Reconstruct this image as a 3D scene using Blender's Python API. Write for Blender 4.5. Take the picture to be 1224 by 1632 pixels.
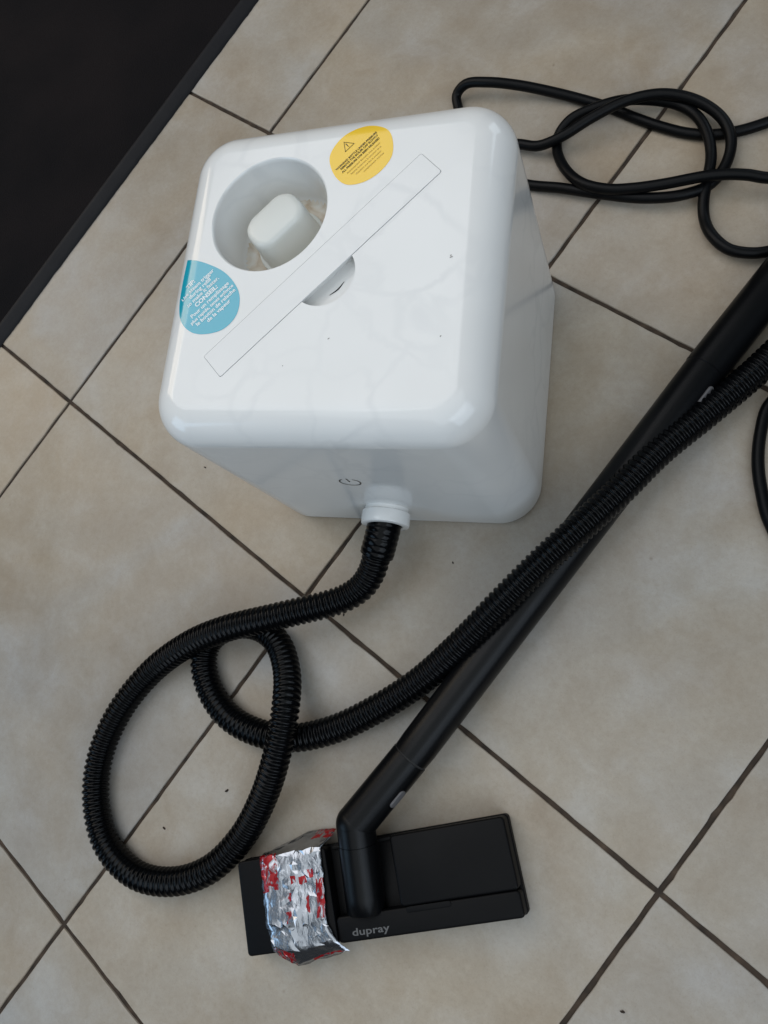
import bpy, bmesh, math, random
from mathutils import Vector, Matrix, noise
random.seed(7)
for o in list(bpy.data.objects): bpy.data.objects.remove(o)
scene = bpy.context.scene
COL = scene.collection

# ------------------------------------------------------------------ camera
cam_data = bpy.data.cameras.new('camera'); cam = bpy.data.objects.new('camera', cam_data); COL.objects.link(cam)
cam_data.sensor_fit = 'VERTICAL'; cam_data.sensor_height = 36.0; cam_data.lens = 36.0 * 1275.93 / 1632.0
cam_data.clip_start = 0.02; cam_data.clip_end = 100
cam_R = ((0.73954, 0.59325, -0.31800), (0.54025, -0.80496, -0.24530), (-0.40150, 0.00961, -0.91581))
rot = Matrix((cam_R[0], [-v for v in cam_R[1]], [-v for v in cam_R[2]])).transposed()
cam.matrix_world = Matrix.Translation((0.82218, -0.32937, 0.81239)) @ rot.to_4x4()
scene.camera = cam

# ------------------------------------------------------------------ world and lamps (indoor daylight)
world = bpy.data.worlds.new('World'); scene.world = world; world.use_nodes = True
bg = world.node_tree.nodes['Background']; bg.inputs[0].default_value = (0.80, 0.86, 0.95, 1); bg.inputs[1].default_value = 0.02

def area_lamp(name, loc, target, sx, sy, power, colour):
    ld = bpy.data.lights.new(name, 'AREA'); ld.shape = 'RECTANGLE'; ld.size = sx; ld.size_y = sy
    ld.energy = power; ld.color = colour
    o = bpy.data.objects.new(name, ld); COL.objects.link(o); o.location = loc
    o.rotation_euler = (Vector(target) - Vector(loc)).to_track_quat('-Z', 'Y').to_euler()
    return o
area_lamp('front_window_light', (-0.5, -2.6, 1.25), (0.45, -0.4, 0.1), 1.3, 1.4, 12, (0.48, 0.73, 1.0))
area_lamp('left_room_light', (-2.3, -0.5, 1.9), (0.45, -0.5, 0.1), 1.2, 1.2, 14, (1.0, 0.86, 0.68))
area_lamp('far_window_light', (0.5, 2.6, 1.5), (0.6, 0.0, 0.1), 1.0, 1.2, 8, (0.78, 0.90, 1.0))
area_lamp('right_fill_light', (2.9, -0.6, 1.7), (0.9, -0.6, 0.0), 2.2, 1.9, 26, (0.74, 0.86, 1.0))  # added fill, brightens the right-hand floor and the casing's right side
area_lamp('right_ceiling_bounce', (1.6, -1.0, 2.6), (1.0, -0.7, 0), 3.2, 3.0, 28, (0.90, 0.97, 1.0))
area_lamp('ceiling_bounce', (-1.0, -0.1, 3.1), (0.4, -0.4, 0), 2.7, 2.7, 44, (0.97, 0.98, 1.0))

vs = scene.view_settings
vs.view_transform = 'Standard'; vs.look = 'None'; vs.exposure = 0.06; vs.gamma = 1.0; vs.use_curve_mapping = False
scene.render.engine = 'CYCLES'
scene.render.resolution_x = 768; scene.render.resolution_y = 1024

# ------------------------------------------------------------------ measured paths (metres)
HOSE_PATH = [(0.5077, -0.3902, 0.024), (0.5052, -0.4142, 0.033), (0.4937, -0.4329, 0.036), (0.477, -0.4541, 0.041), (0.4526, -0.4835, 0.046), (0.4158, -0.5243, 0.042), (0.3832, -0.5685, 0.03), (0.358, -0.6258, 0.0165), (0.3551, -0.6838, 0.0155), (0.3694, -0.7342, 0.0155), (0.3983, -0.7713, 0.0155), (0.4413, -0.7945, 0.0155), (0.4895, -0.7923, 0.0155), (0.5292, -0.7667, 0.0155), (0.5545, -0.7279, 0.0155), (0.5622, -0.6807, 0.0165), (0.559, -0.63, 0.028), (0.5481, -0.5825, 0.043), (0.5273, -0.5438, 0.044), (0.4971, -0.518, 0.028), (0.4617, -0.5036, 0.0165), (0.4307, -0.507, 0.0155), (0.4047, -0.5272, 0.0155), (0.3946, -0.5538, 0.0155), (0.4044, -0.5752, 0.0155), (0.4316, -0.5931, 0.0155), (0.4688, -0.5996, 0.0155), (0.5062, -0.5905, 0.0155), (0.5413, -0.5696, 0.0155), (0.5719, -0.5343, 0.0155), (0.597, -0.488, 0.017), (0.6183, -0.4363, 0.024), (0.6351, -0.3768, 0.043), (0.6451, -0.3247, 0.055), (0.654, -0.2749, 0.06), (0.6625, -0.2274, 0.056), (0.6701, -0.1741, 0.044), (0.6766, -0.1176, 0.034), (0.6896, -0.0608, 0.026), (0.7024, -0.0046, 0.021), (0.7112, 0.0451, 0.018), (0.725, 0.1071, 0.018)]
CORD_A = [(0.3262, 0.117, 0.011), (0.355, 0.1248, 0.014), (0.3746, 0.1418, 0.019), (0.3962, 0.176, 0.024), (0.4191, 0.2064, 0.026), (0.4502, 0.2281, 0.026), (0.4854, 0.2369, 0.022), (0.5192, 0.2311, 0.018), (0.5402, 0.215, 0.015), (0.5506, 0.1908, 0.012), (0.5498, 0.1636, 0.011), (0.5332, 0.1394, 0.014), (0.4995, 0.1188, 0.014), (0.4468, 0.1021, 0.012), (0.408, 0.0931, 0.009), (0.3687, 0.0821, 0.0055)]
CORD_B = [(0.2299, 0.1308, 0.0055), (0.2173, 0.1451, 0.01), (0.2246, 0.1569, 0.018), (0.2521, 0.1674, 0.022), (0.2869, 0.1807, 0.018), (0.3258, 0.1922, 0.012), (0.3623, 0.2005, 0.007), (0.3972, 0.2045, 0.0055), (0.4268, 0.2044, 0.0055), (0.4583, 0.2055, 0.0055), (0.4903, 0.2097, 0.0055), (0.5151, 0.2183, 0.0055), (0.5362, 0.2317, 0.0055), (0.5587, 0.2541, 0.0055)]
CORD_C = [(0.6, 0.1849, 0.024), (0.5811, 0.1784, 0.026), (0.5641, 0.1705, 0.027), (0.5458, 0.1595, 0.027), (0.512, 0.1358, 0.024), (0.486, 0.1187, 0.023), (0.4622, 0.1071, 0.022), (0.4332, 0.1019, 0.021), (0.4033, 0.1114, 0.015), (0.3754, 0.1321, 0.008), (0.3652, 0.1485, 0.008), (0.3675, 0.1693, 0.012), (0.385, 0.1909, 0.015), (0.408, 0.2112, 0.0155), (0.4354, 0.2238, 0.015), (0.4625, 0.2306, 0.014), (0.4887, 0.2271, 0.015), (0.5127, 0.2124, 0.017), (0.5317, 0.1919, 0.016), (0.5437, 0.1687, 0.015), (0.5527, 0.1473, 0.01), (0.5651, 0.129, 0.008), (0.5833, 0.1133, 0.012), (0.6073, 0.1053, 0.014), (0.6258, 0.1108, 0.012), (0.6415, 0.122, 0.01)]
CORD_D = [(0.7303, -0.0155, 0.0055), (0.7392, -0.0441, 0.0055), (0.7544, -0.0721, 0.0055), (0.7743, -0.0964, 0.0055), (0.7923, -0.1138, 0.0055)]
WAND = [(0.6597, -0.5888, 0.038), (0.6573, -0.498, 0.034), (0.6631, -0.0188, 0.0215), (0.6667, 0.0778, 0.021)]
CLIPS = [(0.6741, -0.5255, 0.04), (0.6794, -0.0476, 0.03)]

# ------------------------------------------------------------------ helpers
def link(name, me, mat=None, parent=None, smooth=False):
    o = bpy.data.objects.new(name, me); COL.objects.link(o)
    if mat and not me.materials: me.materials.append(mat)
    if parent: o.parent = parent
    if smooth is not False:
        for f in me.polygons: f.use_smooth = True
        if smooth is not True:
            me.set_sharp_from_angle(angle=math.radians(smooth))
    return o

def build(name, bm, mat=None, parent=None, smooth=False):
    bmesh.ops.recalc_face_normals(bm, faces=bm.faces)
    me = bpy.data.meshes.new(name); bm.to_mesh(me); bm.free()
    return link(name, me, mat, parent, smooth)

def tag(o, label, cat, group=None):
    o['label'] = label; o['category'] = cat
    if group: o['group'] = group
    return o

def empty(name, loc, rz=0.0):
    o = bpy.data.objects.new(name, None); COL.objects.link(o)
    o.location = loc; o.rotation_euler = (0, 0, rz); o.empty_display_size = 0.05
    return o

def spline(pts, step):
    """Catmull-Rom through pts, resampled at even arc length."""
    P = [Vector(p) for p in pts]
    P = [P[0] * 2 - P[1]] + P + [P[-1] * 2 - P[-2]]
    out = []
    for i in range(1, len(P) - 2):
        a, b, c, d = P[i-1], P[i], P[i+1], P[i+2]
        t0 = 0.0; t1 = t0 + max((b-a).length, 1e-6) ** .5; t2 = t1 + max((c-b).length, 1e-6) ** .5; t3 = t2 + max((d-c).length, 1e-6) ** .5
        for k in range(24):
            t = t1 + (t2 - t1) * k / 24
            A1 = a * ((t1-t)/(t1-t0)) + b * ((t-t0)/(t1-t0)); A2 = b * ((t2-t)/(t2-t1)) + c * ((t-t1)/(t2-t1)); A3 = c * ((t3-t)/(t3-t2)) + d * ((t-t2)/(t3-t2))
            B1 = A1 * ((t2-t)/(t2-t0)) + A2 * ((t-t0)/(t2-t0)); B2 = A2 * ((t3-t)/(t3-t1)) + A3 * ((t-t1)/(t3-t1))
            out.append(B1 * ((t2-t)/(t2-t1)) + B2 * ((t-t1)/(t2-t1)))
    out.append(P[-2])
    cum = [0.0]
    for i in range(1, len(out)): cum.append(cum[-1] + (out[i] - out[i-1]).length)
    L = cum[-1]; n = max(2, int(round(L / step))); res = []; j = 0
    for k in range(n + 1):
        s = L * k / n
        while j < len(cum) - 2 and cum[j+1] < s: j += 1
        d = cum[j+1] - cum[j]
        res.append(out[j].lerp(out[j+1], 0 if d < 1e-9 else (s - cum[j]) / d))
    return res, L

def sweep(bm, pts, radius, sides=20, cap=True):
    """radius: number or function(index) -> radius."""
    rf = radius if callable(radius) else (lambda i: radius)
    n = len(pts); T = []
    for i in range(n):
        d = pts[min(i+1, n-1)] - pts[max(i-1, 0)]; T.append(d.normalized())
    up = Vector((0, 0, 1))
    if abs(T[0].dot(up)) > .9: up = Vector((1, 0, 0))
    N = (up - T[0] * up.dot(T[0])).normalized(); rings = []
    for i in range(n):
        N = (N - T[i] * N.dot(T[i])).normalized(); B = T[i].cross(N); r = rf(i)
        rings.append([bm.verts.new(pts[i] + (N * math.cos(2*math.pi*k/sides) + B * math.sin(2*math.pi*k/sides)) * r) for k in range(sides)])
    for a, b in zip(rings, rings[1:]):
        for k in range(sides): bm.faces.new((a[k], a[(k+1) % sides], b[(k+1) % sides], b[k]))
    if cap: bm.faces.new(rings[0][::-1]); bm.faces.new(rings[-1])
    return rings

def lathe(bm, prof, seg=48, M=None):
    """prof: list of (radius, z); radius 0 closes the end."""
    M = M or Matrix.Identity(4); rings = []
    for r, z in prof:
        if r < 1e-7: rings.append([bm.verts.new(M @ Vector((0, 0, z)))])
        else: rings.append([bm.verts.new(M @ Vector((r*math.cos(2*math.pi*k/seg), r*math.sin(2*math.pi*k/seg), z))) for k in range(seg)])
    for a, b in zip(rings, rings[1:]):
        for k in range(seg):
            if len(a) == 1 and len(b) == 1: continue
            if len(a) == 1: bm.faces.new((a[0], b[k], b[(k+1) % seg]))
            elif len(b) == 1: bm.faces.new((a[k], a[(k+1) % seg], b[0]))
            else: bm.faces.new((a[k], a[(k+1) % seg], b[(k+1) % seg], b[k]))

def rrect(x0, x1, y0, y1, r, seg=10):
    out = []
    for cx, cy, a0 in ((x1-r, y1-r, 0), (x0+r, y1-r, 90), (x0+r, y0+r, 180), (x1-r, y0+r, 270)):
        for k in range(seg + 1):
            a = math.radians(a0 + 90.0 * k / seg); out.append((cx + r*math.cos(a), cy + r*math.sin(a)))
    return out

def rbox(bm, x0, x1, y0, y1, z0, z1, r, bev, seg=6, bseg=3, M=None, bottom_bev=True):
    """box with rounded vertical edges and a rounded top (and bottom) rim"""
    M = M or Matrix.Identity(4); levels = []
    if bottom_bev:
        for k in range(bseg): a = math.pi/2 * k / bseg; levels.append((bev * (1 - math.sin(a)), z0 + bev * (1 - math.cos(a))))
        levels.append((0, z0 + bev))
    else: levels.append((0, z0))
    for k in range(bseg + 1): a = math.pi/2 * k / bseg; levels.append((bev * (1 - math.cos(a)), z1 - bev + bev * math.sin(a)))
    rings = []
    for ins, z in levels:
        rings.append([bm.verts.new(M @ Vector((x, y, z))) for x, y in rrect(x0+ins, x1-ins, y0+ins, y1-ins, max(r-ins, .0002), seg)])
    n = len(rings[0])
    for a, b in zip(rings, rings[1:]):
        for k in range(n): bm.faces.new((a[k], a[(k+1) % n], b[(k+1) % n], b[k]))
    bm.faces.new(rings[0][::-1]); bm.faces.new(rings[-1])

def text_mesh(body, size, align='CENTER', spacing=1.0, bold=0.0, shear=0.0):
    cu = bpy.data.curves.new('text', 'FONT'); cu.body = body; cu.size = size; cu.align_x = align; cu.space_character = spacing
    cu.offset = bold; cu.resolution_u = 3; cu.shear = shear
    o = bpy.data.objects.new('text', cu); COL.objects.link(o)
    dg = bpy.context.evaluated_depsgraph_get()
    me = bpy.data.meshes.new_from_object(o.evaluated_get(dg))
    bpy.data.objects.remove(o); bpy.data.curves.remove(cu); me.materials.clear()
    return me

# ------------------------------------------------------------------ materials
def mat(name, base, rough=0.5, metal=0.0, spec=0.5, coat=0.0):
    m = bpy.data.materials.new(name); m.use_nodes = True
    p = m.node_tree.nodes['Principled BSDF']
    p.inputs['Base Color'].default_value = (*base, 1); p.inputs['Roughness'].default_value = rough
    p.inputs['Metallic'].default_value = metal; p.inputs['Specular IOR Level'].default_value = spec
    p.inputs['Coat Weight'].default_value = coat
    return m
def nd(m, t, **kw):
    n = m.node_tree.nodes.new(t)
    for k, v in kw.items():
        if k in n.inputs: n.inputs[k].default_value = v
        else: setattr(n, k, v)
    return n
def lk(m, a, b): m.node_tree.links.new(a, b)
def P(m): return m.node_tree.nodes['Principled BSDF']
def ramp(m, fac, stops):
    r = nd(m, 'ShaderNodeValToRGB'); e = r.color_ramp.elements
    while len(e) < len(stops): e.new(.5)
    for el, (pos, c) in zip(e, stops): el.position = pos; el.color = (*c, 1)
    lk(m, fac, r.inputs[0]); return r
def bump(m, height, strength, dist):
    b = nd(m, 'ShaderNodeBump'); b.inputs['Strength'].default_value = strength; b.inputs['Distance'].default_value = dist
    lk(m, height, b.inputs['Height']); lk(m, b.outputs[0], P(m).inputs['Normal']); return b
def mix(m, fac, a, b, blend='MIX'):
    n = nd(m, 'ShaderNodeMix', data_type='RGBA', blend_type=blend)
    if isinstance(fac, (int, float)): n.inputs[0].default_value = fac
    else: lk(m, fac, n.inputs[0])
    for s, v in ((6, a), (7, b)):
        if isinstance(v, tuple): n.inputs[s].default_value = (*v, 1)
        else: lk(m, v, n.inputs[s])
    return n.outputs[2]

def tile_material():
    m = mat('ceramic_tile', (.3, .27, .23), .34, spec=.3)
    geo = nd(m, 'ShaderNodeNewGeometry'); info = nd(m, 'ShaderNodeObjectInfo')
    off = nd(m, 'ShaderNodeVectorMath', operation='SCALE'); off.inputs[0].default_value = (7.3, 3.1, 5.7); lk(m, info.outputs['Random'], off.inputs['Scale'])
    vec = nd(m, 'ShaderNodeVectorMath', operation='ADD'); lk(m, geo.outputs['Position'], vec.inputs[0]); lk(m, off.outputs[0], vec.inputs[1])
    n0 = nd(m, 'ShaderNodeTexNoise', Scale=3.2, Detail=3.0, Roughness=.5, Distortion=.6); lk(m, vec.outputs[0], n0.inputs['Vector'])
    n1 = nd(m, 'ShaderNodeTexNoise', Scale=6.5, Detail=5.0, Roughness=.58, Distortion=.5); lk(m, vec.outputs[0], n1.inputs['Vector'])
    n2 = nd(m, 'ShaderNodeTexNoise', Scale=19.0, Detail=6.0, Roughness=.62, Distortion=.3); lk(m, vec.outputs[0], n2.inputs['Vector'])
    n3 = nd(m, 'ShaderNodeTexNoise', Scale=180.0, Detail=4.0, Roughness=.7); lk(m, vec.outputs[0], n3.inputs['Vector'])
    c1 = ramp(m, n1.outputs[0], [(.30, (.30, .243, .18)), (.5, (.36, .314, .252)), (.70, (.395, .372, .33))])
    c2 = ramp(m, n2.outputs[0], [(.34, (.315, .272, .218)), (.50, (.36, .325, .275)), (.68, (.42, .40, .37))])
    c = mix(m, .52, c1.outputs[0], c2.outputs[0])
    c0 = ramp(m, n0.outputs[0], [(.34, (1.05, .99, .92)), (.52, (1.0, 1.0, 1.02)), (.66, (.96, 1.01, 1.12))])
    c = mix(m, .9, c, c0.outputs[0], 'MULTIPLY')
    tint = ramp(m, info.outputs['Random'], [(.0, (.93, .93, .93)), (1.0, (1.06, 1.05, 1.03))])
    c = mix(m, 1.0, c, tint.outputs[0], 'MULTIPLY')
    c3 = ramp(m, n3.outputs[0], [(.3, (.88, .87, .85)), (.7, (1.06, 1.06, 1.06))])
    c = mix(m, .6, c, c3.outputs[0], 'MULTIPLY')
    n7 = nd(m, 'ShaderNodeTexNoise', Scale=650.0, Detail=2.0, Roughness=.6); lk(m, vec.outputs[0], n7.inputs['Vector'])
    c7 = ramp(m, n7.outputs[0], [(.30, (.80, .78, .75)), (.44, (1.0, 1.0, 1.0)), (.62, (1.0, 1.0, 1.0)), (.74, (1.14, 1.14, 1.13))])
    c = mix(m, .4, c, c7.outputs[0], 'MULTIPLY')
    n4 = nd(m, 'ShaderNodeTexVoronoi', Scale=15.0); lk(m, vec.outputs[0], n4.inputs['Vector'])
    c4 = ramp(m, n4.outputs['Distance'], [(.0, (.45, .38, .30)), (.035, (1, 1, 1))])
    c = mix(m, .55, c, c4.outputs[0], 'MULTIPLY')
    lk(m, c, P(m).inputs['Base Color'])
    rr = nd(m, 'ShaderNodeMapRange'); rr.inputs[3].default_value = .26; rr.inputs[4].default_value = .46; lk(m, n2.outputs[0], rr.inputs[0]); lk(m, rr.outputs[0], P(m).inputs['Roughness'])
    bump(m, n2.outputs[0], .12, .004)
    return m

def grout_material():
    m = mat('grout', (.04, .03, .022), .9)
    geo = nd(m, 'ShaderNodeNewGeometry')
    n = nd(m, 'ShaderNodeTexNoise', Scale=60.0, Detail=5.0); lk(m, geo.outputs['Position'], n.inputs['Vector'])
    r = ramp(m, n.outputs[0], [(.35, (.022, .015, .010)), (.6, (.056, .037, .024)), (.8, (.10, .068, .045))]); lk(m, r.outputs[0], P(m).inputs['Base Color'])
    bump(m, n.outputs[0], .5, .002); return m

def white_plastic():
    m = mat('white_plastic', (.80, .80, .785), .08, spec=.55)
    tc = nd(m, 'ShaderNodeTexCoord')
    n = nd(m, 'ShaderNodeTexNoise', Scale=14.0, Detail=4.0, Distortion=1.2); lk(m, tc.outputs['Object'], n.inputs['Vector'])
    rr = nd(m, 'ShaderNodeMapRange'); rr.inputs[3].default_value = .09; rr.inputs[4].default_value = .17; lk(m, n.outputs[0], rr.inputs[0]); lk(m, rr.outputs[0], P(m).inputs['Roughness'])
    # faint wiped smears and a vein-like reflection painted into the colour
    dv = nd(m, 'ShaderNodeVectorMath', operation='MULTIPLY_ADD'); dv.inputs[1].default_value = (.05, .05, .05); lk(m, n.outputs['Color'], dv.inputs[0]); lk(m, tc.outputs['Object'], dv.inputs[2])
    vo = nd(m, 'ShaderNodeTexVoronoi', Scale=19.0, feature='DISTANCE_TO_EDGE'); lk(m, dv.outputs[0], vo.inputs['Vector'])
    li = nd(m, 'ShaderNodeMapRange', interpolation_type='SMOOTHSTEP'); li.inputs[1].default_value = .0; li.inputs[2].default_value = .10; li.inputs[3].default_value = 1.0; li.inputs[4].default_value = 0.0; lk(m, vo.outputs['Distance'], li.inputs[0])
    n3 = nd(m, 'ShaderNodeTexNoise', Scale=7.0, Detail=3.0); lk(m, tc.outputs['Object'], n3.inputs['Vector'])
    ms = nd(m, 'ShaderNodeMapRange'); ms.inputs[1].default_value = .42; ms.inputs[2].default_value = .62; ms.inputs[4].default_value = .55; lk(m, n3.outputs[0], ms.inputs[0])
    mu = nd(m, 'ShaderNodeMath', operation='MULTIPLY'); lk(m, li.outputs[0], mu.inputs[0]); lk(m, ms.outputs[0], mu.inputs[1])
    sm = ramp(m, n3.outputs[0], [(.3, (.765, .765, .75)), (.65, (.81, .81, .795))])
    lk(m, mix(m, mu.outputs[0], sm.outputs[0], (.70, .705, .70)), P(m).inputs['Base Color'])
    n2 = nd(m, 'ShaderNodeTexNoise', Scale=9.0, Detail=2.0); lk(m, tc.outputs['Object'], n2.inputs['Vector'])
    bump(m, n2.outputs[0], .012, .004)
    return m

def black_plastic(name, base, rough, grain=900.0, strength=.12, spec=.25):
    m = mat(name, base, rough, spec=spec)
    tc = nd(m, 'ShaderNodeTexCoord')
    n = nd(m, 'ShaderNodeTexNoise', Scale=grain, Detail=2.0); lk(m, tc.outputs['Object'], n.inputs['Vector'])
    n2 = nd(m, 'ShaderNodeTexNoise', Scale=22.0, Detail=5.0); lk(m, tc.outputs['Object'], n2.inputs['Vector'])
    rr = nd(m, 'ShaderNodeMapRange'); rr.inputs[3].default_value = rough - .07; rr.inputs[4].default_value = rough + .12; lk(m, n2.outputs[0], rr.inputs[0]); lk(m, rr.outputs[0], P(m).inputs['Roughness'])
    bump(m, n.outputs[0], strength, .0006); return m

def foil_material():
    m = mat('printed_foil', (.75, .76, .78), .27, metal=1.0)
    uv = nd(m, 'ShaderNodeUVMap'); uv.uv_map = 'UVMap'
    n = nd(m, 'ShaderNodeTexNoise', Scale=9.0, Detail=3.0); lk(m, uv.outputs[0], n.inputs['Vector'])
    dv = nd(m, 'ShaderNodeVectorMath', operation='MULTIPLY_ADD'); lk(m, n.outputs['Color'], dv.inputs[0]); dv.inputs[1].default_value = (.10, .05, 0); lk(m, uv.outputs[0], dv.inputs[2])
    sub = nd(m, 'ShaderNodeVectorMath', operation='SUBTRACT'); lk(m, dv.outputs[0], sub.inputs[0]); sub.inputs[1].default_value = (.05, .025, 0)
    sep = nd(m, 'ShaderNodeSeparateXYZ'); lk(m, sub.outputs[0], sep.inputs[0])
    def step(sock, lo, hi):
        a = nd(m, 'ShaderNodeMath', operation='GREATER_THAN'); lk(m, sock, a.inputs[0]); a.inputs[1].default_value = lo
        b = nd(m, 'ShaderNodeMath', operation='LESS_THAN'); lk(m, sock, b.inputs[0]); b.inputs[1].default_value = hi
        c = nd(m, 'ShaderNodeMath', operation='MULTIPLY'); lk(m, a.outputs[0], c.inputs[0]); lk(m, b.outputs[0], c.inputs[1]); return c.outputs[0]
    def rect(u0, u1, v0, v1):
        c = nd(m, 'ShaderNodeMath', operation='MULTIPLY'); lk(m, step(sep.outputs[0], u0, u1), c.inputs[0]); lk(m, step(sep.outputs[1], v0, v1), c.inputs[1]); return c.outputs[0]
    tot = None
    # v: 0 at the back floor end, .2 top rear edge, .68 fold, 1 front tip
    for r in ((-.1, .22, .18, .44), (.84, 1.1, .40, .64), (.04, .38, .88, 1.1), (.62, 1.1, -.1, .09), (.40, .48, .36, .41), (.54, .66, .37, .42), (.72, .80, .33, .39),
              (.33, .40, .47, .52), (.30, .36, .58, .66), (.66, .71, .50, .60), (.60, .95, .955, .975)):
        s = rect(*r)
        if tot is None: tot = s
        else:
            mx = nd(m, 'ShaderNodeMath', operation='MAXIMUM'); lk(m, tot, mx.inputs[0]); lk(m, s, mx.inputs[1]); tot = mx.outputs[0]
    n5 = nd(m, 'ShaderNodeTexNoise', Scale=14.0, Detail=4.0, Distortion=1.0); lk(m, uv.outputs[0], n5.inputs['Vector'])
    n6 = nd(m, 'ShaderNodeMapRange', interpolation_type='SMOOTHSTEP'); n6.inputs[1].default_value = .38; n6.inputs[2].default_value = .5; lk(m, n5.outputs[0], n6.inputs[0])
    mu = nd(m, 'ShaderNodeMath', operation='MULTIPLY'); lk(m, tot, mu.inputs[0]); lk(m, n6.outputs[0], mu.inputs[1]); tot = mu.outputs[0]
    lk(m, mix(m, tot, (.43, .45, .49), (.33, .006, .010)), P(m).inputs['Base Color'])
    mr = nd(m, 'ShaderNodeMapRange'); mr.inputs[3].default_value = 1.0; mr.inputs[4].default_value = .35; lk(m, tot, mr.inputs[0]); lk(m, mr.outputs[0], P(m).inputs['Metallic'])
    v1 = nd(m, 'ShaderNodeTexVoronoi', Scale=7.0, feature='DISTANCE_TO_EDGE'); lk(m, dv.outputs[0], v1.inputs['Vector'])
    n2 = nd(m, 'ShaderNodeTexNoise', Scale=10.0, Detail=3.0, Distortion=.6); lk(m, uv.outputs[0], n2.inputs['Vector'])
    ad = nd(m, 'ShaderNodeMath', operation='ADD'); lk(m, v1.outputs['Distance'], ad.inputs[0]); lk(m, n2.outputs[0], ad.inputs[1])
    bump(m, ad.outputs[0], .16, .003)
    return m

def mat_fabric():
    m = mat('mat_fabric', (.012, .012, .014), .9, spec=.12)
    tc = nd(m, 'ShaderNodeTexCoord')
    n = nd(m, 'ShaderNodeTexNoise', Scale=420.0, Detail=3.0); lk(m, tc.outputs['Object'], n.inputs['Vector'])
    n2 = nd(m, 'ShaderNodeTexNoise', Scale=5.0, Detail=4.0); lk(m, tc.outputs['Object'], n2.inputs['Vector'])
    r = ramp(m, n2.outputs[0], [(.35, (.006, .0055, .0065)), (.7, (.012, .0095, .010))]); lk(m, r.outputs[0], P(m).inputs['Base Color'])
    v = nd(m, 'ShaderNodeTexVoronoi', Scale=55.0); lk(m, tc.outputs['Object'], v.inputs['Vector'])
    lint = ramp(m, v.outputs['Distance'], [(.0, (.07, .07, .07)), (.03, (.0, .0, .0))])
    lk(m, mix(m, 1.0, r.outputs[0], lint.outputs[0], 'ADD'), P(m).inputs['Base Color'])
    bump(m, n.outputs[0], .8, .002); return m

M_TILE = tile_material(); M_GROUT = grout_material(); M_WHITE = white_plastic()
M_WAND = black_plastic('wand_plastic', (.0025, .0028, .0034), .30, spec=.17)
M_BRUSH = black_plastic('nozzle_plastic', (.0025, .0025, .003), .45, spec=.13)
M_HOSE = black_plastic('hose_rubber', (.002, .0023, .0028), .15, 400.0, .05, spec=.13)
M_CORD = black_plastic('cord_rubber', (.002, .0024, .003), .40, 500.0, .05, spec=.15)
M_GREY = mat('grey_button', (.11, .105, .108), .5)
M_YELLOW = mat('yellow_vinyl', (.94, .61, .05), .22, spec=.6); M_TEAL = mat('teal_vinyl', (.010, .37, .50), .15, spec=1.0)
M_INK = mat('black_ink', (.03, .022, .012), .5); M_PALEINK = mat('brown_ink', (.35, .22, .03), .5); M_WHITEINK = mat('white_ink', (.82, .88, .9), .5)
M_LOGO = mat('logo_grey', (.095, .095, .095), .55); M_DARK = mat('dark_gap', (.015, .015, .015), .8)
M_CAP = mat('cap_plastic', (.69, .70, .66), .34); M_FOIL = foil_material(); M_MAT = mat_fabric()
M_EDGE = black_plastic('mat_rubber_edge', (.008, .008, .010), .6, 300.0, .3); M_CRUMB = mat('crumb', (.03, .02, .014), .9)
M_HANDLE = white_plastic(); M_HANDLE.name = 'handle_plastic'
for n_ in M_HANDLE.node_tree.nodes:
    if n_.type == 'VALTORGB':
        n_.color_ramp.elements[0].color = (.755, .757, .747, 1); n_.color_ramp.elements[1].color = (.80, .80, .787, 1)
M_FOOT = mat('grey_base', (.30, .30, .29), .5)

# ------------------------------------------------------------------ floor: grout bed and tiles
bm = bmesh.new(); bmesh.ops.create_grid(bm, x_segments=1, y_segments=1, size=6.0)
floor = build('floor', bm, M_GROUT); floor.location = (0, 0, -0.0021); floor['kind'] = 'structure'
T = 0.45; GAP = 0.0046
def tile(i, j):
    """tile whose upper-left corner stands on grid point (i, -j)"""
    bm = bmesh.new(); h = T / 2 - GAP / 2; n = 60
    near = -2 <= i <= 3 and -2 <= j <= 3
    if not near: n = 4
    outline = []
    for s in range(4):
        for k in range(n):
            t = -1 + 2 * k / n
            x, y = ((t, -1), (1, t), (-t, 1), (-1, -t))[s]
            w = .0 if not near else (noise.noise(Vector((x*9 + i*13.1, y*9 + j*7.7, s*3.3))) * .0008 + max(0, noise.noise(Vector((x*40 + i*5, y*40 + j*9, s)))-.30) * .0028)
            nx, ny = ((0, -1), (1, 0), (0, 1), (-1, 0))[s]
            outline.append((x*h - nx*w, y*h - ny*w))
    levels = ((0, -.008), (0, -.0012), (.0003, -.0005), (.0009, -.0001), (.0016, 0))
    rings = []
    for ins, z in levels:
        f = (h - ins) / h; rings.append([bm.verts.new((x*f, y*f, z)) for x, y in outline])
    m = len(outline)
    for a, b in zip(rings, rings[1:]):
        for k in range(m): bm.faces.new((a[k], a[(k+1) % m], b[(k+1) % m], b[k]))
    bm.faces.new(rings[-1])
    o = build('tile', bm, M_TILE, floor, 30)
    o.location = (i*T + T/2, -j*T - T/2, .0021); o.rotation_euler = (random.uniform(-1, 1)*.0006, random.uniform(-1, 1)*.0006, 0)
for i in range(-5, 7):
    for j in range(-6, 6): tile(i, j)

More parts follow.
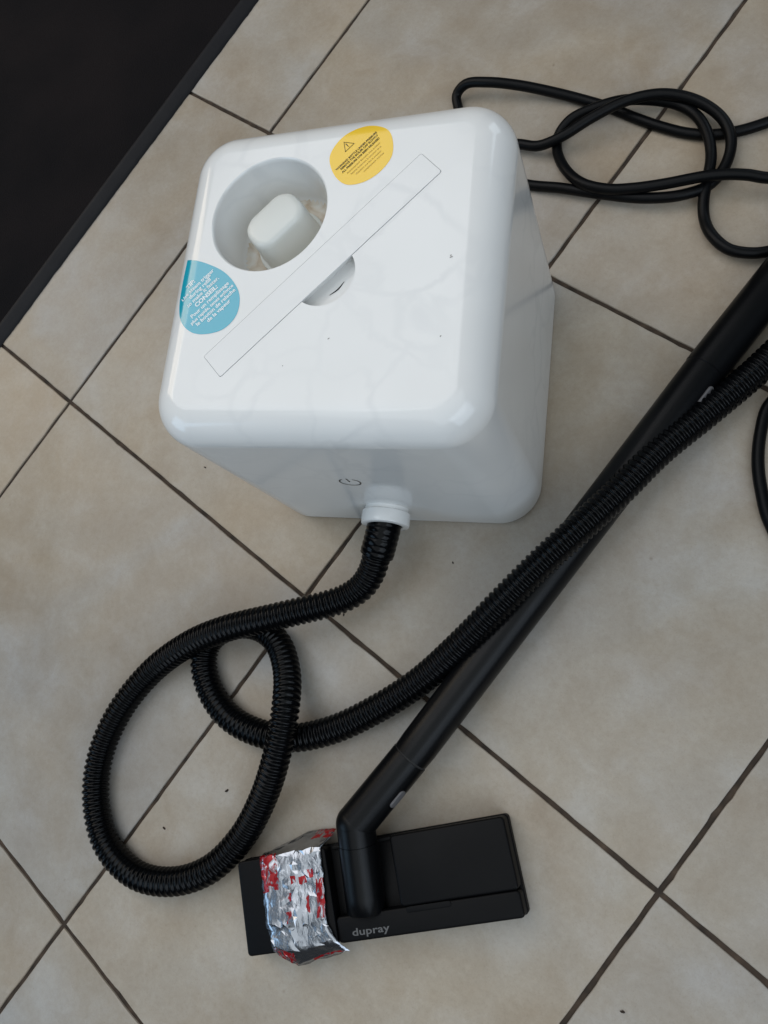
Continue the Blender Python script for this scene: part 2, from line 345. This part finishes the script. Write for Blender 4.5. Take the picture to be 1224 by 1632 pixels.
# ------------------------------------------------------------------ dark floor mat
fm = empty('floor_mat', (-0.165, -0.15, 0)); tag(fm, 'black mat with raised edge lying on the tiles in the corner', 'mat')
bm = bmesh.new(); rbox(bm, -1.2, -.019, -1.1, 1.3, .0005, .0068, .004, .0015, 3, 2, bottom_bev=False); build('mat_field', bm, M_MAT, fm, 40)
def edge_strip(pts, w, name):
    bm = bmesh.new()
    prof = [(-w/2, .0005), (-w/2, .0085), (-w/2+.002, .0103), (-w/2+.0045, .0106), (-w/2+.007, .0098), (w/2-.004, .0040), (w/2-.0008, .0022), (w/2, .0005)]
    rings = []
    for i, (x, y, nx, ny) in enumerate(pts):
        j = noise.noise(Vector((x*60, y*60, 1))) * .0011 + noise.noise(Vector((x*190, y*190, 4))) * .0006
        rings.append([bm.verts.new((x + nx*(o + (j if o > 0 else 0)), y + ny*(o + (j if o > 0 else 0)), z)) for o, z in prof])
    for a, b in zip(rings, rings[1:]):
        for k in range(len(prof) - 1): bm.faces.new((a[k], a[k+1], b[k+1], b[k]))
    bm.faces.new(rings[0]); bm.faces.new(rings[-1][::-1])
    build(name, bm, M_EDGE, fm, 50)
edge_strip([(-.010, -1.1 + 2.4*k/600, 1, 0) for k in range(601)], .020, 'border')

# ------------------------------------------------------------------ steam cleaner
BW = 0.297; BD = 0.297; BH = 0.280; RV = 0.042; RT = 0.030
OX, OY, YAW = 0.6177, -0.2380, math.radians(32)
sc = empty('steam_cleaner', (OX, OY, 0), YAW)
tag(sc, 'white cube steam cleaner with round filler well and two stickers on top', 'steam cleaner')

def surf(x, y):
    """height of the casing's top surface over local (x, y)"""
    cx, cy = -BW/2, BD/2; qx = abs(x - cx) - (BW/2 - RV); qy = abs(y - cy) - (BD/2 - RV)
    d = math.hypot(max(qx, 0), max(qy, 0)) + min(max(qx, qy), 0) - RV; ins = -d
    if ins >= RT: return BH
    ins = max(ins, 0.0); return BH - RT + math.sqrt(max(0, RT*RT - (RT - ins)**2))

bm = bmesh.new(); levels = [(.004, .004), (.0012, .0052), (0, .009)]
for k in range(5): levels.append((0, .009 + (BH - RT - .009) * (k+1) / 5))
for k in range(1, 15): a = math.pi/2 * k / 14; levels.append((RT * (1 - math.cos(a)), BH - RT + RT * math.sin(a)))
rings = [[bm.verts.new((x, y, z)) for x, y in rrect(-BW+i, -i, i, BD-i, RV-i, 14)] for i, z in levels]
n = len(rings[0])
for a, b in zip(rings, rings[1:]):
    for k in range(n): bm.faces.new((a[k], a[(k+1) % n], b[(k+1) % n], b[k]))
bm.faces.new(rings[0][::-1]); bm.faces.new(rings[-1])
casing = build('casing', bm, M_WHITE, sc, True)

WELL = (-.2055, .2015); HC = (-.1495, .1470); D45 = math.radians(45)
M_H = Matrix.Translation((HC[0], HC[1], 0)) @ Matrix.Rotation(D45, 4, 'Z')
cutters = []
def cutter(fn):
    b = bmesh.new(); fn(b); o = build('cutter', b); o.parent = sc; cutters.append(o)
    md = casing.modifiers.new('cut', 'BOOLEAN'); md.operation = 'DIFFERENCE'; md.object = o; md.solver = 'EXACT'
WR = .0535; WB = BH - .058
cutter(lambda b: lathe(b, [(0, WB), (WR-.012, WB), (WR-.007, WB+.0015), (WR-.004, WB+.006), (WR-.003, WB+.010), (WR-.0005, BH-.004), (WR, BH-.0016), (WR+.0006, BH-.0006), (WR+.0022, BH+.0006), (WR+.0022, BH+.01), (0, BH+.01)], 72, Matrix.Translation((WELL[0], WELL[1], 0))))
HL, HW = .1215, .0138; GH = .0002
cutter(lambda b: rbox(b, -HL, HL, -HW, HW, BH-.002, BH+.01, .002, .0003, 4, 1, M_H))
def half_disc(b):
    R = .0285; prof = []
    top = []; bot = []
    for k in range(33):
        a = -math.pi + math.pi * k / 32; x = R*math.cos(a) - .003; y = R*math.sin(a) - HW + .006
        top.append(b.verts.new(M_H @ Vector((x, y, BH + .01)))); bot.append(b.verts.new(M_H @ Vector((x*.97, (y + HW)*.97 - HW, BH - .0105))))
    for k in range(32): b.faces.new((top[k], top[k+1], bot[k+1], bot[k]))
    b.faces.new((top[-1], top[0], bot[0], bot[-1])); b.faces.new(top[::-1]); b.faces.new(bot)
cutter(half_disc)
bpy.context.view_layer.update()
dg = bpy.context.evaluated_depsgraph_get()
me = bpy.data.meshes.new_from_object(casing.evaluated_get(dg)); casing.modifiers.clear(); old = casing.data; casing.data = me; bpy.data.meshes.remove(old)
for c in cutters: bpy.data.objects.remove(c)
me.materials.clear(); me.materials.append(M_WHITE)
for f in me.polygons: f.use_smooth = True
me.set_sharp_from_angle(angle=math.radians(35))
wn = casing.modifiers.new('weighted_normal', 'WEIGHTED_NORMAL'); wn.keep_sharp = True; wn.weight = 100

bm = bmesh.new(); rbox(bm, -BW+.007, -.007, .007, BD-.007, 0, .0055, RV-.006, .0008, 10, 1); build('base_foot', bm, M_FOOT, sc, 40)
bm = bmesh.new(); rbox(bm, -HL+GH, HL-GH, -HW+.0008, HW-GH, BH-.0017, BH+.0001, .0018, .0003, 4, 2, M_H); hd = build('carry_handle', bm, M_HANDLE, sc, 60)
wn = hd.modifiers.new('weighted_normal', 'WEIGHTED_NORMAL'); wn.keep_sharp = True; wn.weight = 100
# slit in the finger notch
bm = bmesh.new(); pts, _ = spline([M_H @ Vector((x, y, BH - .0103)) for x, y in ((-.0100, -.0198), (-.002, -.0212), (.0065, -.0198))], .001)
sweep(bm, pts, lambda i: .00045 * math.sin(math.pi * (i + .5) / len(pts)) + .0001, 8); build('notch_slit', bm, M_DARK, sc, True)

# brown-mottled floor of the filler well
M_WELL = mat('well_mottle', (.70, .66, .58), .35); tcs = nd(M_WELL, 'ShaderNodeTexCoord'); ns = nd(M_WELL, 'ShaderNodeTexNoise', Scale=55.0, Detail=4.0, Distortion=1.0); lk(M_WELL, tcs.outputs['Object'], ns.inputs['Vector'])
rs = ramp(M_WELL, ns.outputs[0], [(.36, (.52, .40, .27)), (.55, (.70, .63, .53)), (.72, (.78, .76, .70))]); lk(M_WELL, rs.outputs[0], P(M_WELL).inputs['Base Color'])
bm = bmesh.new(); lathe(bm, [(0, WB - .001), (WR - .0030, WB - .001), (WR - .0036, WB + .0065), (WR - .0062, WB + .0028), (WR - .012, WB + .0012), (0, WB + .0012)], 64, Matrix.Translation((WELL[0], WELL[1], 0))); build('well_floor', bm, M_WELL, sc, 50)

# filler cap with its grip
M_C = Matrix.Translation((WELL[0] + .0005, WELL[1] + .0005, 0)) @ Matrix.Rotation(D45, 4, 'Z')
bm = bmesh.new(); lathe(bm, [(0, WB - .001), (.0325, WB - .001), (.0328, WB + .010), (.0320, WB + .0125), (.0285, WB + .0140), (.0275, WB + .017), (.0, WB + .018)], 56, M_C)
cap = build('filler_cap', bm, M_CAP, sc, 40)
bm = bmesh.new(); z0, z1 = WB + .014, WB + .050
for lv, (sx, sy, z, r) in enumerate(((.0290, .0215, z0, .016), (.0282, .0200, z0 + .012, .016), (.0275, .0190, z1 - .007, .0155), (.0268, .0182, z1 - .0032, .015), (.0248, .0164, z1 - .0008, .0135), (.0215, .0132, z1, .0105))):
    ring = [bm.verts.new(M_C @ Vector((x, y, z))) for x, y in rrect(-sx, sx, -sy, sy, r, 8)]
    if lv:
        for k in range(len(ring)): bm.faces.new((prev[k], prev[(k+1) % len(ring)], ring[(k+1) % len(ring)], ring[k]))
    prev = ring
bm.faces.new(prev); build('grip', bm, M_CAP, cap, 60)

# stickers, laid over the casing's curve
def sticker(name, ctrl, sharp, m, lift=.00022):
    if sharp: sp = spline([(x, y, 0) for x, y in ctrl + [ctrl[0]]], .0012)[0][:-1]
    else:  # a smooth closed outline: the middle one of three turns
        sp = spline([(x, y, 0) for x, y in ctrl * 3 + [ctrl[0]]], .0012)[0]; n3 = (len(sp) - 1) // 3; sp = sp[n3:2 * n3]
    c = sum(sp, Vector()) / len(sp)
    b = bmesh.new(); rings = []; K = 16
    for k in range(1, K + 1):
        f = k / K; rings.append([b.verts.new(((p.x-c.x)*f + c.x, (p.y-c.y)*f + c.y, surf((p.x-c.x)*f + c.x, (p.y-c.y)*f + c.y) + lift)) for p in sp])
    cv = b.verts.new((c.x, c.y, surf(c.x, c.y) + lift)); m_ = len(sp)
    for k in range(m_): b.faces.new((cv, rings[0][k], rings[0][(k+1) % m_]))
    for a, d in zip(rings, rings[1:]):
        for k in range(m_): b.faces.new((a[k], d[k], d[(k+1) % m_], a[(k+1) % m_]))
    return build(name, b, m, sc, True)
E3 = lambda l: [(x/1000, y/1000) for x, y in l]
ys = sticker('warning_sticker', E3([(-155, 250), (-149, 264), (-138, 273), (-126, 277), (-115, 275), (-104, 268), (-99, 256), (-99, 242), (-108, 229), (-121, 221.5), (-136, 221), (-148, 231)]), False, M_YELLOW)
ts = sticker('tip_sticker', E3([(-281, 165), (-258, 158), (-236, 146), (-221, 127), (-220, 108), (-229, 96), (-243, 91.5), (-260, 93), (-273, 103), (-280, 119), (-282, 140)]), True, M_TEAL)
def lettering(parent, lines, centre, lift=.00045, name='lettering', rz=D45):
    """lines: (text, size, offset along the text, offset across, material, bold)"""
    for body, size, u, v, m, bold in lines:
        me = text_mesh(body, size, bold=bold); ca, sa = math.cos(rz), math.sin(rz)
        for vt in me.vertices:
            x, y = vt.co.x + u, vt.co.y + v
            X, Y = centre[0] + x*ca - y*sa, centre[1] + x*sa + y*ca
            vt.co = (X, Y, surf(X, Y) + lift)
        link(name, me, m, parent)
mm = .001
lettering(ys, [('WARNING! BOTTLE UNDER PRESSURE', 2.65*mm, 0, 5.0*mm, M_INK, .00007), ('REMOVE THE BOILER CAP SLOWLY', 2.65*mm, 1*mm, 2.0*mm, M_INK, .00007), ('ALL PRESSURE HAS BEEN RELEASED', 2.65*mm, 0, -1.5*mm, M_INK, .00007),
               ('Avertissement! Bouteille sous pression', 2.35*mm, 0, -5.5*mm, M_PALEINK, 0), ('Retirez lentement le bouchon de la', 2.35*mm, 0, -9*mm, M_PALEINK, 0), ('chaudiere une fois la pression', 2.35*mm, 0, -12.5*mm, M_PALEINK, 0), ('completement relachee', 2.35*mm, 3*mm, -16*mm, M_PALEINK, 0)], (-.1270, .2480))
# warning triangle
def tri_outline(b, s, w):
    o = [Vector((0, s)), Vector((-s*.87, -s*.5)), Vector((s*.87, -s*.5))]; inn = [v * (1 - 2*w/s) for v in o]
    return o, inn
b = bmesh.new(); o3, i3 = tri_outline(b, .0062, .00045); cc = Vector((-.1395, .2585)); ca, sa = math.cos(D45), math.sin(D45)
def put(v): x, y = cc.x + v.x*ca - v.y*sa, cc.y + v.x*sa + v.y*ca; return b.verts.new((x, y, surf(x, y) + .00045))
for k in range(3): b.faces.new((put(o3[k]), put(o3[(k+1) % 3]), put(i3[(k+1) % 3]), put(i3[k])))
b.faces.new((put(Vector((-.0003, -.0004))), put(Vector((.0003, -.0004))), put(Vector((.0004, .0032))), put(Vector((-.0004, .0032)))))
b.faces.new((put(Vector((-.0003, -.0016))), put(Vector((.0003, -.0016))), put(Vector((.0003, -.001))), put(Vector((-.0003, -.001)))))
build('warning_triangle', b, M_INK, ys)
lettering(ts, [('TIP:', 6.0*mm, -4*mm, 17*mm, M_WHITEINK, .00022), ('Use steam trigger', 5.3*mm, 0, 11.5*mm, M_WHITEINK, .00013), ('during refill', 5.3*mm, 0, 6.5*mm, M_WHITEINK, .00013), ('to make it faster.', 5.3*mm, 0, 1.5*mm, M_WHITEINK, .00013),
               ('CONSEIL:', 6.0*mm, 0, -4.5*mm, M_WHITEINK, .00022), ('Pour un remplissage', 5.3*mm, 0, -10*mm, M_WHITEINK, .00013), ('plus rapide, tenez enfonce', 4.6*mm, -1*mm, -15*mm, M_WHITEINK, .00013), ('le bouton de relache', 5.3*mm, 0, -20*mm, M_WHITEINK, .00013), ('de la vapeur', 5.3*mm, 0, -25*mm, M_WHITEINK, .00013)], (-.2545, .1285))

# hose socket on the front face
SX, SZ = -.1485, .058
M_S = Matrix.Translation((SX, 0, SZ)) @ Matrix.Rotation(math.radians(90), 4, 'X')
bm = bmesh.new(); lathe(bm, [(.0190, -.002), (.0225, -.002), (.0225, .004), (.0246, .0048), (.0250, .0060), (.0250, .0165), (.0246, .0178), (.0236, .0184), (.0182, .0184), (.0178, .0176), (.0178, -.002), (.0190, -.002)], 64, M_S)
build('hose_socket', bm, M_WHITE, sc, 40)
# power symbol on the front face
PX, PZ = -.1520, .155
b = bmesh.new()
def fv(x, z): return b.verts.new((PX + x, -.0003, PZ + z))
def arc(a0, a1, r, w, seg=24):
    for k in range(seg):
        t0, t1 = math.radians(a0 + (a1-a0)*k/seg), math.radians(a0 + (a1-a0)*(k+1)/seg)
        b.faces.new([fv(rr*math.cos(t), rr*math.sin(t)) for rr, t in ((r-w, t0), (r, t0), (r, t1), (r-w, t1))])
arc(-240, 60, .0105, .0012)
b.faces.new([fv(x, z) for x, z in ((-.0006, .001), (.0006, .001), (.0006, .0112), (-.0006, .0112))])
build('power_symbol', b, M_INK, sc)
# marks on the lid
for x, y, l, a in ((-.133, .082, .0022, .6), (-.041, .080, .0016, .9), (-.039, .146, .003, .3), (-.0395, .1475, .0016, .9), (-.170, .060, .001, .2)):
    b = bmesh.new(); c, s = math.cos(a), math.sin(a)
    vs_ = [b.verts.new((x + u*l*c - v*.0005*s, y + u*l*s + v*.0005*c, surf(x, y) + .0002)) for u, v in ((-.5, 0), (-.2, -.6), (.3, -.5), (.5, .2), (.1, .7), (-.3, .5))]
    b.faces.new(vs_); build('scuff_mark', b, M_INK, sc)

# ------------------------------------------------------------------ hose
cs, sn = math.cos(YAW), math.sin(YAW)
def box_pt(x, y, z): return Vector((OX + x*cs - y*sn, OY + x*sn + y*cs, z))
hose = empty('steam_hose', box_pt(SX, -.02, 0)); tag(hose, 'black ribbed hose looping on the tiles from the white cube', 'hose')
def child_local(b):  # world-space bmesh -> local to the hose empty
    bmesh.ops.translate(b, verts=b.verts, vec=-hose.location)
cuff_path = [box_pt(SX, -.008, SZ), box_pt(SX - .001, -.020, SZ), box_pt(SX - .004, -.0335, SZ - .003), box_pt(SX - .0085, -.0470, SZ - .009)]
pts, L = spline(cuff_path, .0008); pitch = .0058
b = bmesh.new(); N = len(pts); sweep(b, pts, lambda i: .0170 + .0008 * abs(math.sin(math.pi * (L*i/(N-1)) / pitch)) ** .6, 32); child_local(b); build('cuff', b, M_HOSE, hose, True)
full = [cuff_path[-2], cuff_path[-1], box_pt(SX - .0145, -.0625, .041), box_pt(SX - .0246, -.0775, .035)] + [Vector(p) for p in HOSE_PATH[1:]]
HP = .0062; pts, L = spline(full, HP / 8); N = len(pts)
def rib(i):
    s = (L * i / (N-1)) / HP; f = s - math.floor(s)
    return .0130 + .0020 * (max(0.0, math.sin(math.pi * min(1.0, f / .72))) ** .55 if f < .72 else 0.0)
b = bmesh.new(); sweep(b, pts, rib, 28); child_local(b); build('ribbed_tube', b, M_HOSE, hose, True)

# ------------------------------------------------------------------ power cord
def off(*p): return [Vector(q) for q in p]
cord = CORD_A[0:0] + off((.298, .098, .0055)) + [Vector(p) for p in CORD_A] + off((.330, .078, .0055), (.295, .088, .0055), (.262, .102, .0055)) \
     + [Vector(p) for p in CORD_B] + off((.600, .305, .0055), (.655, .325, .008), (.690, .285, .014), (.665, .222, .020)) + [Vector(p) for p in CORD_C] \
     + off((.668, .150, .012), (.710, .185, .0055), (.780, .170, .0055), (.800, .110, .0055), (.765, .045, .0055), (.738, .010, .0055)) + [Vector(p) for p in CORD_D] + off((.830, -.135, .0055), (.90, -.14, .0055), (.98, -.10, .0055), (1.1, .05, .0055))
pts, L = spline(cord, .003)
b = bmesh.new(); sweep(b, pts, .0059, 16); pc = build('power_cord', b, M_CORD, None, True)
tag(pc, 'thin smooth black power cord coiled on tiles behind the white cube', 'cord')

# ------------------------------------------------------------------ extension wand
w0, w1, w2, w3 = [Vector(p) for p in WAND]
wand = empty('extension_wand', (w1.x, w1.y, 0)); tag(wand, 'long black tube of two sections lying under the ribbed hose', 'wand')
def wpart(name, pts, rad, m, sides=36):
    b = bmesh.new(); sweep(b, pts, rad, sides); bmesh.ops.translate(b, verts=b.verts, vec=-wand.location); return build(name, b, m, wand, 40)
def seg(a, c, n=30): return [a.lerp(c, k/n) for k in range(n+1)]
dn = (w2 - w1).normalized()
R1 = .0190
s1 = seg(w1 + dn*.0007, w2 - dn*.001, 40); wpart('lower_tube', s1, lambda i: R1 + .0011*i/40 - (.0006 if i == 0 else 0), M_WAND)
wpart('joint_groove', [w1 - dn*.002, w1 + dn*.002], R1 - .0009, M_DARK)
up = w3 + (w3 - w2).normalized() * .22
lip = [w2 - dn*.004, w2 - dn*.0035, w2, w2 + dn*.001, w2 + dn*.006]
wpart('upper_tube', [w2 - dn*.003, w2 - dn*.0022] + seg(w2, up, 40), lambda i: .0200 if i == 0 else .0207, M_WAND)
for nm, at, d_, L_ in (('release_button', Vector(CLIPS[1]), dn, .017),):
    b = bmesh.new(); q = d_.to_track_quat('X', 'Z').to_matrix().to_4x4()
    side = d_.cross(Vector((0, 0, 1))).normalized(); axis_pt = w1 + dn * (at - w1).dot(dn)
    nrm = (side * .90 + Vector((0, 0, .45))).normalized(); c = axis_pt + nrm * (R1 - .0002)
    q = Matrix((d_, nrm.cross(d_), nrm)).transposed().to_4x4()
    rbox(b, -.012, .012, -.0042, .0042, 0, .0030, .004, .001, 6, 3, Matrix.Translation(c - wand.location) @ q); build(nm, b, M_GREY, wand, 40)

# ------------------------------------------------------------------ floor nozzle (brush head)
BC = Vector((.7010, -.6178, 0)); BA = math.radians(49.7)
nz = empty('floor_nozzle', BC, BA); tag(nz, 'flat black rectangular floor nozzle with grey lettering on its front strip', 'nozzle')
def npart(name, x0, x1, y0, y1, z0, z1, r, bev, m=M_BRUSH, parent=nz, bb=False):
    b = bmesh.new(); rbox(b, x0, x1, y0, y1, z0, z1, r, bev, 5, 3, None, bb); return build(name, b, m, parent, 40)
npart('base_plate', -.1405, .1405, -.0440, .0440, .004, .0125, .004, .001)
npart('front_strip', -.0421, .1395, -.0437, -.0203, .0128, .0276, .004, .0022)
npart('end_panel', -.1395, -.0425, -.0437, .0432, .0128, .0285, .004, .0016)
npart('clamp_panel', .0255, .1395, -.0199, .0432, .0128, .0290, .004, .0022)
npart('ledge', .030, .074, -.0255, -.0204, .0277, .0284, .002, .0004)
npart('hinge_bar', -.0400, .0235, .0385, .0425, .0128, .0175, .0015, .001)
b = bmesh.new()
rbox(b, -.133, .133, -.037, .037, 0, .0045, .003, .0008, 4, 1); build('sole', b, M_DARK, nz, 40)
# neck lying in the channel and the elbow up to the wand
ninv = (Matrix.Translation(BC) @ Matrix.Rotation(BA, 4, 'Z')).inverted()
we = [ninv @ (w1 - dn * t) for t in (.030, .016, .0007)]
bend = Vector((-.0035, .0600, .0355)); neck_end = Vector((-.0125, -.0195, .0190)); ld = (ninv @ w1 - bend).normalized()
we = [bend + (ninv @ w1 - bend) * t for t in (.4, .7, .992)]
b = bmesh.new(); pts = [neck_end.lerp(bend, t) for t in (0, .015, .2, .4, .6, .77)]
sweep(b, pts, lambda i: .0183 if i == 0 else .0193, 40); neck = build('neck', b, M_WAND, nz, 40)
b = bmesh.new(); sweep(b, [neck_end.lerp(bend, .775), bend], R1, 40); bmesh.ops.create_uvsphere(b, u_segments=40, v_segments=24, radius=R1 + .0001, matrix=Matrix.Translation(bend))
sweep(b, [we[2], we[1], we[0], bend + ld * .006, bend], R1, 40); el = build('elbow', b, M_WAND, neck, 40)
b = bmesh.new(); d_ = (we[2] - we[0]).normalized(); side = d_.cross(Vector((0, 0, 1))).normalized()
c0 = bend.lerp(ninv @ w1, .57); nrm = (side * .93 + Vector((0, 0, .37))).normalized(); c0 = c0 + nrm * (R1 - .0010)
rbox(b, -.010, .010, -.0040, .0040, 0, .0024, .0038, .001, 6, 3, Matrix.Translation(c0) @ Matrix((d_, nrm.cross(d_), nrm)).transposed().to_4x4()); build('release_button', b, M_GREY, neck, 40)
me = text_mesh('dupray', .0112, bold=.00018, spacing=1.02)
for v in me.vertices: v.co = (v.co.x*1.2 - .0085, v.co.y*.80 - .0384, .02785)
link('lettering', me, M_LOGO, nz)

# ------------------------------------------------------------------ foil wrapper over the nozzle
rows = [  # (v, left, mid, right) in nozzle-local metres
 (0.00, (-.108, .0480, .0010), (-.066, .0590, .0015), (-.036, .0570, .0070)),
 (0.06, (-.110, .0475, .0090), (-.072, .0540, .0065), (-.037, .0530, .0130)),
 (0.14, (-.112, .0465, .0225), (-.078, .0470, .0215), (-.043, .0470, .0225)),
 (0.20, (-.1125, .0440, .0300), (-.079, .0440, .0300), (-.0455, .0435, .0300)),
 (0.44, (-.1130, .0120, .0305), (-.080, .0120, .0310), (-.0470, .0120, .0305)),
 (0.66, (-.1145, -.0185, .0310), (-.082, -.0200, .0325), (-.0500, -.0205, .0320)),
 (0.69, (-.1130, -.0215, .0300), (-.082, -.0235, .0310), (-.0500, -.0240, .0310)),
 (0.86, (-.1120, -.0365, .0300), (-.086, -.0430, .0305), (-.0420, -.0400, .0300)),
 (1.00, (-.1080, -.0455, .0265), (-.0900, -.0600, .0190), (-.0340, -.0520, .0215))]
U, V = 15, 31; b = bmesh.new(); uvl = b.loops.layers.uv.new('UVMap'); grid = []; uvs = {}
def tri3(a, c, d, u):
    a, c, d = Vector(a), Vector(c), Vector(d)
    return a.lerp(c, u/.42) if u < .42 else c.lerp(d, (u-.42)/.58)
def on_sheet(u, v):
    k = 0
    while k < len(rows) - 2 and rows[k+1][0] < v: k += 1
    r0, r1 = rows[k], rows[k+1]; f = (v - r0[0]) / (r1[0] - r0[0])
    return tri3(r0[1], r0[2], r0[3], u).lerp(tri3(r1[1], r1[2], r1[3], u), f)
rf = random.Random(21)
for j in range(V + 1):
    row = []
    for i in range(U + 1):
        u, v = i / U, j / V
        if 0 < i < U: u += rf.uniform(-.38, .38) / U
        if 0 < j < V: v += rf.uniform(-.36, .36) / V
        elif j == V: v -= rf.uniform(0, .022)
        p = on_sheet(u, v)
        nrm = Vector((0, 0, 1)) if .2 <= v <= .7 else (Vector((0, .8, .6)) if v < .2 else Vector((0, -.45, .9)))
        big = noise.noise(Vector((u*2.3, v*4.2, 5.1)))
        amp = .0006 if v < .66 else .0005
        p = p + nrm * (.0006 + max(-.0006, rf.gauss(0, .55) * amp + big * .0016)) + Vector((rf.uniform(-1, 1) * .0008, 0, 0))
        p.z = max(p.z, .0006)
        vv = b.verts.new(p); uvs[vv] = (u, v); row.append(vv)
    grid.append(row)
for j in range(V):
    for i in range(U):
        q4 = (grid[j][i], grid[j][i+1], grid[j+1][i+1], grid[j+1][i])
        for t3 in (((0, 1, 2), (0, 2, 3)) if rf.random() < .5 else ((0, 1, 3), (1, 2, 3))):
            fc = b.faces.new([q4[k] for k in t3])
            for lp in fc.loops: lp[uvl].uv = uvs[lp.vert]
me = bpy.data.meshes.new('foil_wrapper'); b.to_mesh(me); b.free()
foil = link('foil_wrapper', me, M_FOIL, None, 16); foil.location = BC; foil.rotation_euler = (0, 0, BA)
sd = foil.modifiers.new('solid', 'SOLIDIFY'); sd.thickness = .00012; sd.offset = 0
tag(foil, 'crumpled silver and red foil wrapper draped over the black nozzle', 'wrapper')

# ------------------------------------------------------------------ crumbs on the tiles
for k, (x, y, s, lab) in enumerate(((.4790, -.7429, .0026, 'tiny dark crumb inside the large hose loop near its bottom'), (.5120, -.6640, .0030, 'tiny brown crumb inside the large hose loop near its right side'),
        (.5651, -.3212, .0018, 'tiny dark crumb on the tile in front of the white cube'), (.9310, -.5499, .0028, 'tiny dark crumb near the bottom right corner of the floor'),
        (.5002, -.4372, .0022, 'tiny dark crumb just below the hose near the tile crossing'), (.2389, -.4057, .0022, 'tiny dark crumb on the tile left of the white cube'))):
    b = bmesh.new(); bmesh.ops.create_icosphere(b, subdivisions=2, radius=s/2)
    for v in b.verts:
        f = 1 + .5 * noise.noise(v.co * 900 + Vector((k*7, 0, 0))); v.co = Vector((v.co.x*f*1.5, v.co.y*f*.8, v.co.z*f*.6))
    o = build('crumb', b, M_CRUMB, None, True); o.location = (x, y, s*.26); o.rotation_euler = (0, 0, k*1.3)
    tag(o, lab, 'crumb', 'crumbs on the tiles')
